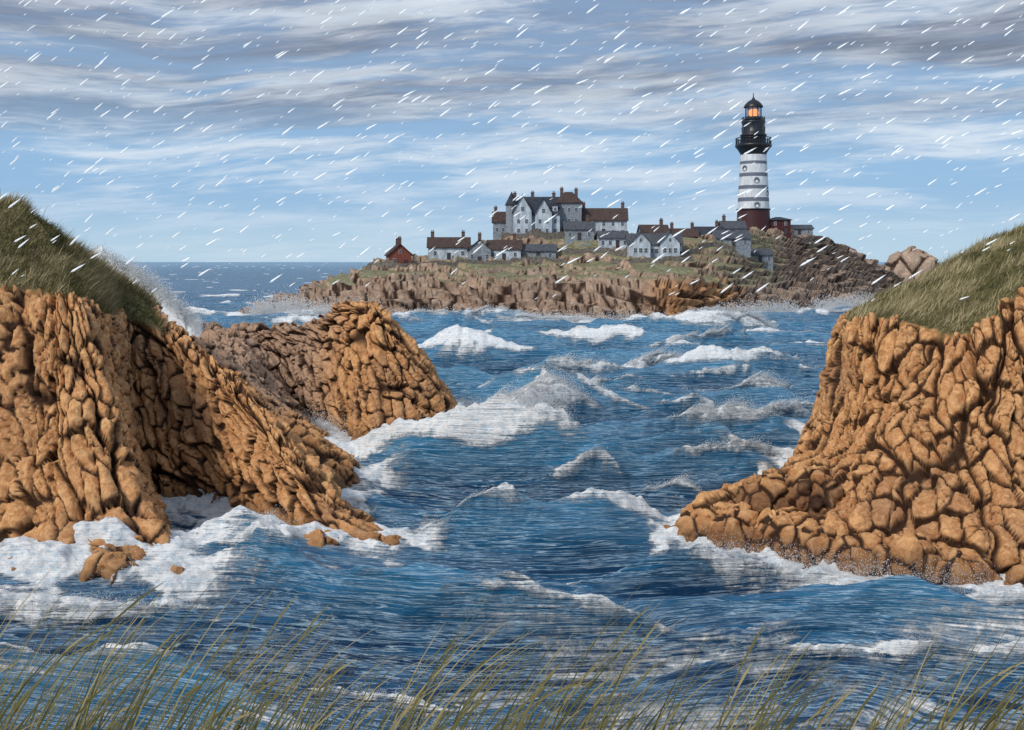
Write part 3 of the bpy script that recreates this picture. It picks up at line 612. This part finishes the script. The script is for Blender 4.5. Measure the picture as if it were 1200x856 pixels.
def block(par,ox,oy,w_,d_,h,rh,wm,rm,ridge='x',hip=0,base=0,found=3):
    a,b=(w_/2,d_/2)
    z0=base-found;z1=base+h
    if ridge=='x':
        P=[(-a,-b),(a,-b),(a,b),(-a,b)]
    else:
        a,b=b,a;P=[(-a,-b),(a,-b),(a,b),(-a,b)]
    def T(x,y,z): return (ox+x,oy+y,z) if ridge=='x' else (ox-y,oy+x,z)
    V=[T(x,y,z0) for x,y in P]+[T(x,y,z1) for x,y in P]
    F=[(0,1,5,4),(1,2,6,5),(2,3,7,6),(3,0,4,7),(3,2,1,0)]
    ov=.4
    if hip==0:
        V+=[T(-a,0,z1+rh-.05),T(a,0,z1+rh-.05)];F+=[(4,7,8),(5,9,6),(4,5,9,8),(6,7,8,9)]
    else: F+=[(4,5,6,7)]
    wall=obj('wall',V,F,wm,par)
    k=rh/b
    if hip==0:
        th=.28;R_=[]
        for s in (-1,1):
            R_+= [T(-a-ov,s*(b+ov),z1-ov*k+.06),T(a+ov,s*(b+ov),z1-ov*k+.06),T(a+ov,0,z1+rh+.06),T(-a-ov,0,z1+rh+.06)]
            R_+= [T(-a-ov,s*(b+ov),z1-ov*k+.06+th),T(a+ov,s*(b+ov),z1-ov*k+.06+th),T(a+ov,0,z1+rh+.06+th),T(-a-ov,0,z1+rh+.06+th)]
        FF=[]
        for q in (0,8): FF+=[tuple(i+q for i in f) for f in [(3,2,1,0),(4,5,6,7),(0,1,5,4),(1,2,6,5),(3,0,4,7)]]
    else:
        hx=max(.05,a-hip);R_=[T(x*(1+ov/abs(x)),y*(1+ov/abs(y)),z1+.01) for x,y in P]+[T(x*(1+ov/abs(x)),y*(1+ov/abs(y)),z1+.25) for x,y in P]+[T(-hx,0,z1+rh),T(hx,0,z1+rh)]
        FF=[(3,2,1,0),(0,1,5,4),(1,2,6,5),(2,3,7,6),(3,0,4,7),(4,5,9,8),(5,6,9),(6,7,8,9),(7,4,8)]
    roof=obj('roof',R_,FF,rm,par)
    return wall,roof
def chimney(roof,x,y,z,hh=1.6,s=.45,mat=brick):
    V,F=joinb([box(x-s,x+s,y-s*.8,y+s*.8,z-1.6,z+hh),box(x-s-.1,x+s+.1,y-s*.8-.1,y+s*.8+.1,z+hh+.002,z+hh+.2),box(x-s*.7,x-s*.15,y-.2,y+.2,z+hh+.203,z+hh+.65),box(x+s*.15,x+s*.7,y-.2,y+.2,z+hh+.203,z+hh+.65)])
    return obj('chimney',V,F,mat,roof)
def door(par,x,y,z):
    V,F=joinb([box(x-.5,x+.5,y-.06,y+.05,z,z+2.1)]);d_=obj('door',V,F,doorm,par)
    V,F=box(x+.32,x+.4,y-.12,y-.062,z+1,z+1.08);obj('handle',V,F,framew,d_);return d_
def house(x,y,w_,d_,h,rh,wm,rm,label,ridge='x',rz=0,chim=(-.35,),floors=1,nwin=3,group=None,hip=0,z=None):
    zz_=min(gz(x-w_*.4,y-d_*.4),gz(x+w_*.4,y-d_*.4),gz(x,y)) if z is None else z
    zz_=max(zz_,gz(x,y-d_/2)-.3) if z is None else z
    e=empty('house',(x,y,zz_),rz);tag(e,label,'house',group)
    wl,rf=block(e,0,0,w_,d_,h,rh,wm,rm,ridge,hip)
    for c_ in chim:
        if ridge=='x': chimney(rf,c_*w_,0,h+rh)
        else: chimney(rf,0,c_*d_,h+rh)
    fh=h/floors;ys=-d_/2-.04;xs=[-w_/2+(i+.5)*w_/nwin for i in range(nwin)]
    for f in range(floors):
        for i,xx in enumerate(xs):
            if f==0 and i==nwin//2: door(e,xx,-d_/2-.03,.02)
            else: window(e,xx,ys,f*fh+fh*.55,.85)
    if ridge=='y' and rh>1.8: window(e,0,ys,h+rh*.3,.7)
    for yy in (-d_*.2,d_*.2):
        window(e,w_/2+.04,yy,h*.55,.85,math.pi/2);window(e,-w_/2-.04,yy,h*.55,.85,-math.pi/2)
    return e
vg='houses of the island village'
house(-29.7,268,5.8,6,3.4,2.6,redb,rust,'small lone red brick cottage with tall chimneys near the cliff edge','y',.25,(-.3,.3),1,2,vg)
for (x,y,w_,h,rh,wm,rm,rz,ch,rdg) in (
 (-17.0,276,11,3.6,2.4,white,rust,.05,(-.4,.35),'x'),(-8.6,274.5,6,3.8,2.6,greyw,slate,0,(-.35,),'y'),(-2.0,276,9,3.2,2.2,white,rust,-.05,(.3,),'x'),(7.0,277,9.5,2.4,1.6,greyw,greyroof,.0,(),'x')):
    house(x,y,w_,6,h,rh,wm,rm,('white' if wm is white else 'brick' if wm is brick else 'grey stone')+' cottage with '+('brown tiled' if rm is rust else 'dark slate' if rm is slate else 'grey')+' roof in the village row',rdg,rz,ch,1,3,vg)
house(26.0,292,13.2,7,4.6,3.2,white,rust,'long white house with dark brown roof and chimneys','x',-.06,(-.42,.42),2,5,vg)
house(18.5,284,8,6,3.0,2.0,greyw,greyroof,'low grey cottage below the manor','x',0,(.3,),1,3,vg)
house(27.5,281,8,6,2.6,1.8,white,greyroof,'low white cottage with grey roof beside the path','x',.05,(),1,4,vg)
for i,(x,y,w_,h,rh,wm,rm,rdg) in enumerate(((41.5,301,8,3.8,2.4,greyw,rust,'x'),(50.3,303,8.6,3.4,2.2,brick,rust,'x'),(58.8,306,8,3.4,2.2,greyw,slate,'x'),(66.4,309,7,3.2,2.0,greyw,greyroof,'x'))):
    house(x,y,w_,6,h,rh,wm,rm,('brick' if wm is brick else 'grey stone')+' house with '+('brown' if rm is rust else 'slate' if rm is slate else 'grey')+' roof in the upper village',rdg,random.uniform(-.1,.1),((-.35,.35) if i%2 else (.3,)),1,3,vg)
house(62,291,10,6,2.4,2.0,greyw,greyroof,'low grey shed with a broad shingle roof','x',.12,(),1,3,vg)
house(71.5,299,7.5,6,2.2,1.6,greyw,greyroof,'low pale shed with grey roof on the slope','x',.1,(),1,3,vg)
house(86.0,331,6.6,6,4.6,1.2,maroon,slate,'maroon keepers house against the lighthouse foot','x',0,(),2,2,vg,hip=2.5,z=22.4)
house(96,345,9,6,2.2,1.2,greyw,greyroof,'low grey outbuilding beyond the lighthouse','x',0,(),1,3,vg)
e=empty('house',(38.3,276,gz(38.3,273)-.2),0);tag(e,'white village hall with twin front gables','house',vg)
block(e,0,1,14.5,6,4.0,2.6,white,greyroof,'x')
for ox in (-4.2,3.6):
    wl,rf=block(e,ox,-2.2,5.2,4.6,4.2,2.9,white,greyroof,'y')
    window(e,ox,-4.55,5.1,.7)
    for k in (-1.4,0,1.4): window(e,ox+k,-4.55,2.3,.95)
for k in (-.9,.4): window(e,k,-2.05,2.2,.9)
door(e,6.7,-2.03,.02)
mz=gz(7,284)-.2
e=empty('manor_house',(6.8,289,mz),0);tag(e,'grey-white manor with steep slate roofs, turret and chimneys','manor')
_,r1=block(e,0,0,13,9,6.6,4.6,white,slate,'x')
_,r2=block(e,-3.9,-3.2,5,6,7.2,4.4,white,slate,'y')
_,r3=block(e,1.9,-3.0,4.6,6,6.6,4.0,white,slate,'y')
_,r4=block(e,9.2,1.5,7.0,7,9.6,3.4,greyw,rust,'x',hip=2.4)
_,r5=block(e,-9.3,0,5.6,6,4.4,2.6,greyw,rust,'x')
for rf,x,y,z in ((r1,-6,0,11.0),(r1,-1.0,0,11.2),(r1,5,0,11.0),(r4,7.3,1.5,12.4),(r4,11.4,1.5,12.2),(r5,-11.4,0,7.0)): chimney(rf,x,y,z,1.4,.45)
ns=20;tv_=[];tfc=[]
TX,TY=-6.9,-3.6
for z,r in ((-3,1.6),(9.0,1.6)):
    tv_+=[(TX+r*math.cos(2*math.pi*i/ns),TY+r*math.sin(2*math.pi*i/ns),z) for i in range(ns)]
tfc=[(i,(i+1)%ns,ns+(i+1)%ns,ns+i) for i in range(ns)]
tur=obj('turret',tv_,tfc,greyw,e,True)
tv_=[(TX+1.95*math.cos(2*math.pi*i/ns),TY+1.95*math.sin(2*math.pi*i/ns),8.9) for i in range(ns)]+[(TX,TY,12.8),(TX,TY,8.9)]
obj('turret_roof',tv_,[(i,(i+1)%ns,ns) for i in range(ns)]+[((i+1)%ns,i,ns+1) for i in range(ns)],slate,tur)
for f in (1.8,4.4):
    for xx in (-5.0,-2.8): window(e,xx,-6.24,f,.85)
    for xx in (.9,2.9): window(e,xx,-6.04,f,.85)
    window(e,5.2,-4.54,f,.85)
    for xx in (7.4,9.2,11.2): window(e,xx,-2.04,f+.3,.85)
window(e,-3.9,-6.24,7.8,.9);window(e,1.9,-6.04,7.3,.9)
for xx in (7.4,9.2,11.2): window(e,xx,-2.04,7.8,.8)
for xx in (-11,-9.3,-8.0): window(e,xx,-3.04,2.2,.8)
door(e,-.9,-4.53,.05)
for xx in (5.2,):
    dm=obj('dormer',*box(xx-.7,xx+.7,-4.2,-1.5,6.9,8.8),white,e)
    V=[(xx-.9,-4.4,8.8),(xx+.9,-4.4,8.8),(xx,-4.4,9.9),(xx-.9,-.8,8.8),(xx+.9,-.8,8.8),(xx,-.8,9.9)]
    obj('dormer_roof',V,[(0,1,2),(5,4,3),(0,2,5,3),(1,4,5,2),(0,3,4,1)],slate,dm);window(dm,xx,-4.24,7.9,.6)

# ------------------------------------------------------------------ lighthouse
LX,LY,LZ=77.8,330,22.6
lh=empty('lighthouse',(LX,LY,LZ));lh.scale=(1.03,1.03,1);tag(lh,'tall white banded lighthouse with black gallery and lit lantern','lighthouse')
def lathe(name,prof,mat,par,ns=48):
    V=[(r*math.cos(2*math.pi*i/ns),r*math.sin(2*math.pi*i/ns),z) for r,z in prof for i in range(ns)]
    F=[(k*ns+i,k*ns+(i+1)%ns,(k+1)*ns+(i+1)%ns,(k+1)*ns+i) for k in range(len(prof)-1) for i in range(ns)]
    return obj(name,V,F,mat,par,True)
TR=lambda z:5.35-z*.053
m,t=newmat('lighthouse_bands');P=t.n('ShaderNodeTexCoord').outputs['Object'];z_=t.n('ShaderNodeSeparateXYZ',Vector=P).outputs[2]
n=t.noise(t.mapping(P,(1,1,.25)),1.2,5)
c=t.mix(t.ramp01(n,.3,.7),(.54,.57,.61),(.78,.80,.82))
for a,b,cc in ((-7,7.9,(.055,.014,.017)),(10.4,11.7,(.13,.155,.20)),(14.4,15.6,(.13,.155,.20)),(18.4,19.6,(.13,.155,.20)),(22.4,23.4,(.13,.155,.20))):
    msk=t.m('MULTIPLY',t.m('GREATER_THAN',z_,a),t.m('LESS_THAN',z_,b));c=t.mix(msk,c,cc)
finish(t,c,.55,.4,n,.2,.05);bandM=m
tw=lathe('tower',[(TR(z),z) for z in np.linspace(-6,25.6,30)],bandM,lh)
for z in (7.9,): lathe('cornice',[(TR(z)+.05,z-.25),(TR(z)+.3,z-.2),(TR(z)+.3,z+.2),(TR(z)+.05,z+.25)],blackp,tw)
def tower_window(z,ph=0):
    r=TR(z);dirv=(math.sin(ph)-.0,-math.cos(ph));n_=16
    V=[];F=[]
    for rr_,off in ((.95,.0),(.95,.18),(.62,.2),(.62,.1)):
        for i in range(n_):
            a=2*math.pi*i/n_;lx=rr_*math.cos(a);lz=rr_*math.sin(a)*1.15
            rad=r-.12+off
            V.append((dirv[0]*rad+math.cos(ph)*lx,dirv[1]*rad+math.sin(ph)*lx,z+lz))
    for k in range(3): F+=[(k*n_+i,k*n_+(i+1)%n_,(k+1)*n_+(i+1)%n_,(k+1)*n_+i) for i in range(n_)]
    F.append(tuple(3*n_+i for i in range(n_)))
    o=obj('window',V,F,[greyw,glass],lh);o.data.polygons[len(F)-1].material_index=1
tower_window(9.2);tower_window(17.0);tower_window(13.1,.9);tower_window(21.0,-.9)
gal=lathe('gallery',[(3.95,25.2),(4.1,26.0),(4.8,27.2),(5.4,28.0),(5.6,28.1),(5.6,28.9),(3.6,28.95)],blackp,lh)
def rail(zr,r,h,nb,par):
    lathe('railing',[(r,zr+h),(r+.14,zr+h),(r+.14,zr+h+.18),(r,zr+h+.18),(r,zr+h)],blackp,par)
    lathe('railing',[(r,zr+h*.5),(r+.1,zr+h*.5),(r+.1,zr+h*.5+.14),(r,zr+h*.5+.14),(r,zr+h*.5)],blackp,par)
    me=None
    for i in range(nb):
        a=2*math.pi*i/nb
        if me is None:
            b=obj('baluster',*box(-.09,.09,-.09,.09,0,h),blackp,par);me=b
        else:
            b=me.copy();COL.objects.link(b);b.parent=par
        b.location=((r+.03)*math.cos(a),(r+.03)*math.sin(a),zr)
rail(28.9,5.35,1.9,34,gal)
drum=lathe('watch_room',[(3.9,28.9),(3.8,31.4),(4.1,31.6),(4.1,32.0),(3.6,32.3),(3.45,35.2),(3.6,35.6),(3.7,36.0),(3.7,36.4),(2.5,36.42)],blackp,lh)
for i in range(10):
    a=2*math.pi*(i+.5)/10
    o=obj('window',*box(-.35,.35,-.05,.05,-.7,.7),glass,drum);o.location=(3.58*math.cos(a),3.58*math.sin(a),33.8);o.rotation_euler=(0,0,a+math.pi/2)
rail(36.4,3.4,1.0,22,drum)
m,t=newmat('lantern_glass')
n=t.noise(t.n('ShaderNodeTexCoord').outputs['Object'],2.0)
gl=t.n('ShaderNodeBsdfGlossy',Color=(.8,.85,.9,1),Roughness=.1);tr=t.n('ShaderNodeBsdfTransparent',Color=(.75,.85,.95,1));mx=t.n('ShaderNodeMixShader',Fac=t.m('ADD',.14,t.m('MULTIPLY',n,.1)))
t.nt.links.new(tr.outputs[0],mx.inputs[1]);t.nt.links.new(gl.outputs[0],mx.inputs[2]);t.nt.links.new(mx.outputs[0],t.n('ShaderNodeOutputMaterial').inputs[0]);lgM=m
lan=lathe('lantern',[(2.4,36.45),(2.4,40.9)],lgM,lh)
for i in range(10):
    a=2*math.pi*i/10;o=obj('mullion',*box(-.1,.1,-.1,.1,36.45,41),blackp,lan);o.location=(2.45*math.cos(a),2.45*math.sin(a),0)
lathe('sill',[(2.35,36.45),(2.65,36.45),(2.65,37.5),(2.35,37.5)],blackp,lan)
m,t=newmat('lit_lamp');n=t.noise(t.n('ShaderNodeTexCoord').outputs['Object'],1.2)
em=t.n('ShaderNodeEmission',Color=t.mix(n,(1,.20,.03),(1,.36,.08)),Strength=2.2);t.nt.links.new(em.outputs[0],t.n('ShaderNodeOutputMaterial').inputs[0])
lathe('lamp',[(.05,37.9),(1.0,38.0),(1.5,38.6),(1.6,39.2),(1.4,39.8),(.8,40.3),(.05,40.4)],m,lan,24)
lathe('pedestal',[(.7,36.45),(.7,37.95),(.05,37.96)],blackp,lan,16)
dome=lathe('dome',[(3.0,40.85),(3.0,41.1),(2.6,41.8),(1.9,42.6),(1.0,43.2),(.5,43.4),(.55,43.7),(.2,44.0),(.1,45.4),(.02,45.6)],blackp,lh)

# ------------------------------------------------------------------ walls on the island
def stone_wall(pts,h,th,label):
    V=[];F=[];q=[]
    for (a,b) in zip(pts[:-1],pts[1:]):
        k=max(2,int(math.dist(a,b)/1.0))
        q+=[(a[0]+(b[0]-a[0])*i/k,a[1]+(b[1]-a[1])*i/k) for i in range(k)]
    q.append(pts[-1])
    for i,(x,y) in enumerate(q):
        z=gz(x,y);hh=h+random.uniform(-.15,.15)
        V+=[(x,y-th/2,z-1),(x,y-th/2,z+hh),(x,y+th/2,z+hh),(x,y+th/2,z-1)]
    for i in range(len(q)-1):
        a=i*4;F+=[(a,a+4,a+5,a+1),(a+1,a+5,a+6,a+2),(a+2,a+6,a+7,a+3)]
    o=obj('stone_wall',V,F,stonew);tag(o,label,'wall','dry stone walls of the island')
stone_wall([(-38,266),(-30,263),(-14,268),(0,270),(14,271)],1.0,.6,'low dry stone wall along the green plateau')
stone_wall([(14,277),(24,277),(31,276)],1.5,.6,'stone garden wall below the manor')
stone_wall([(46,276),(56,284),(66,287)],1.3,.6,'dry stone wall beside the path')
stone_wall([(-3,281),(6,281),(16,283)],1.8,.7,'retaining stone wall in front of the manor')
stone_wall([(26,270),(38,269.5),(48,271)],1.2,.5,'low stone wall in front of the village hall')
print('done')
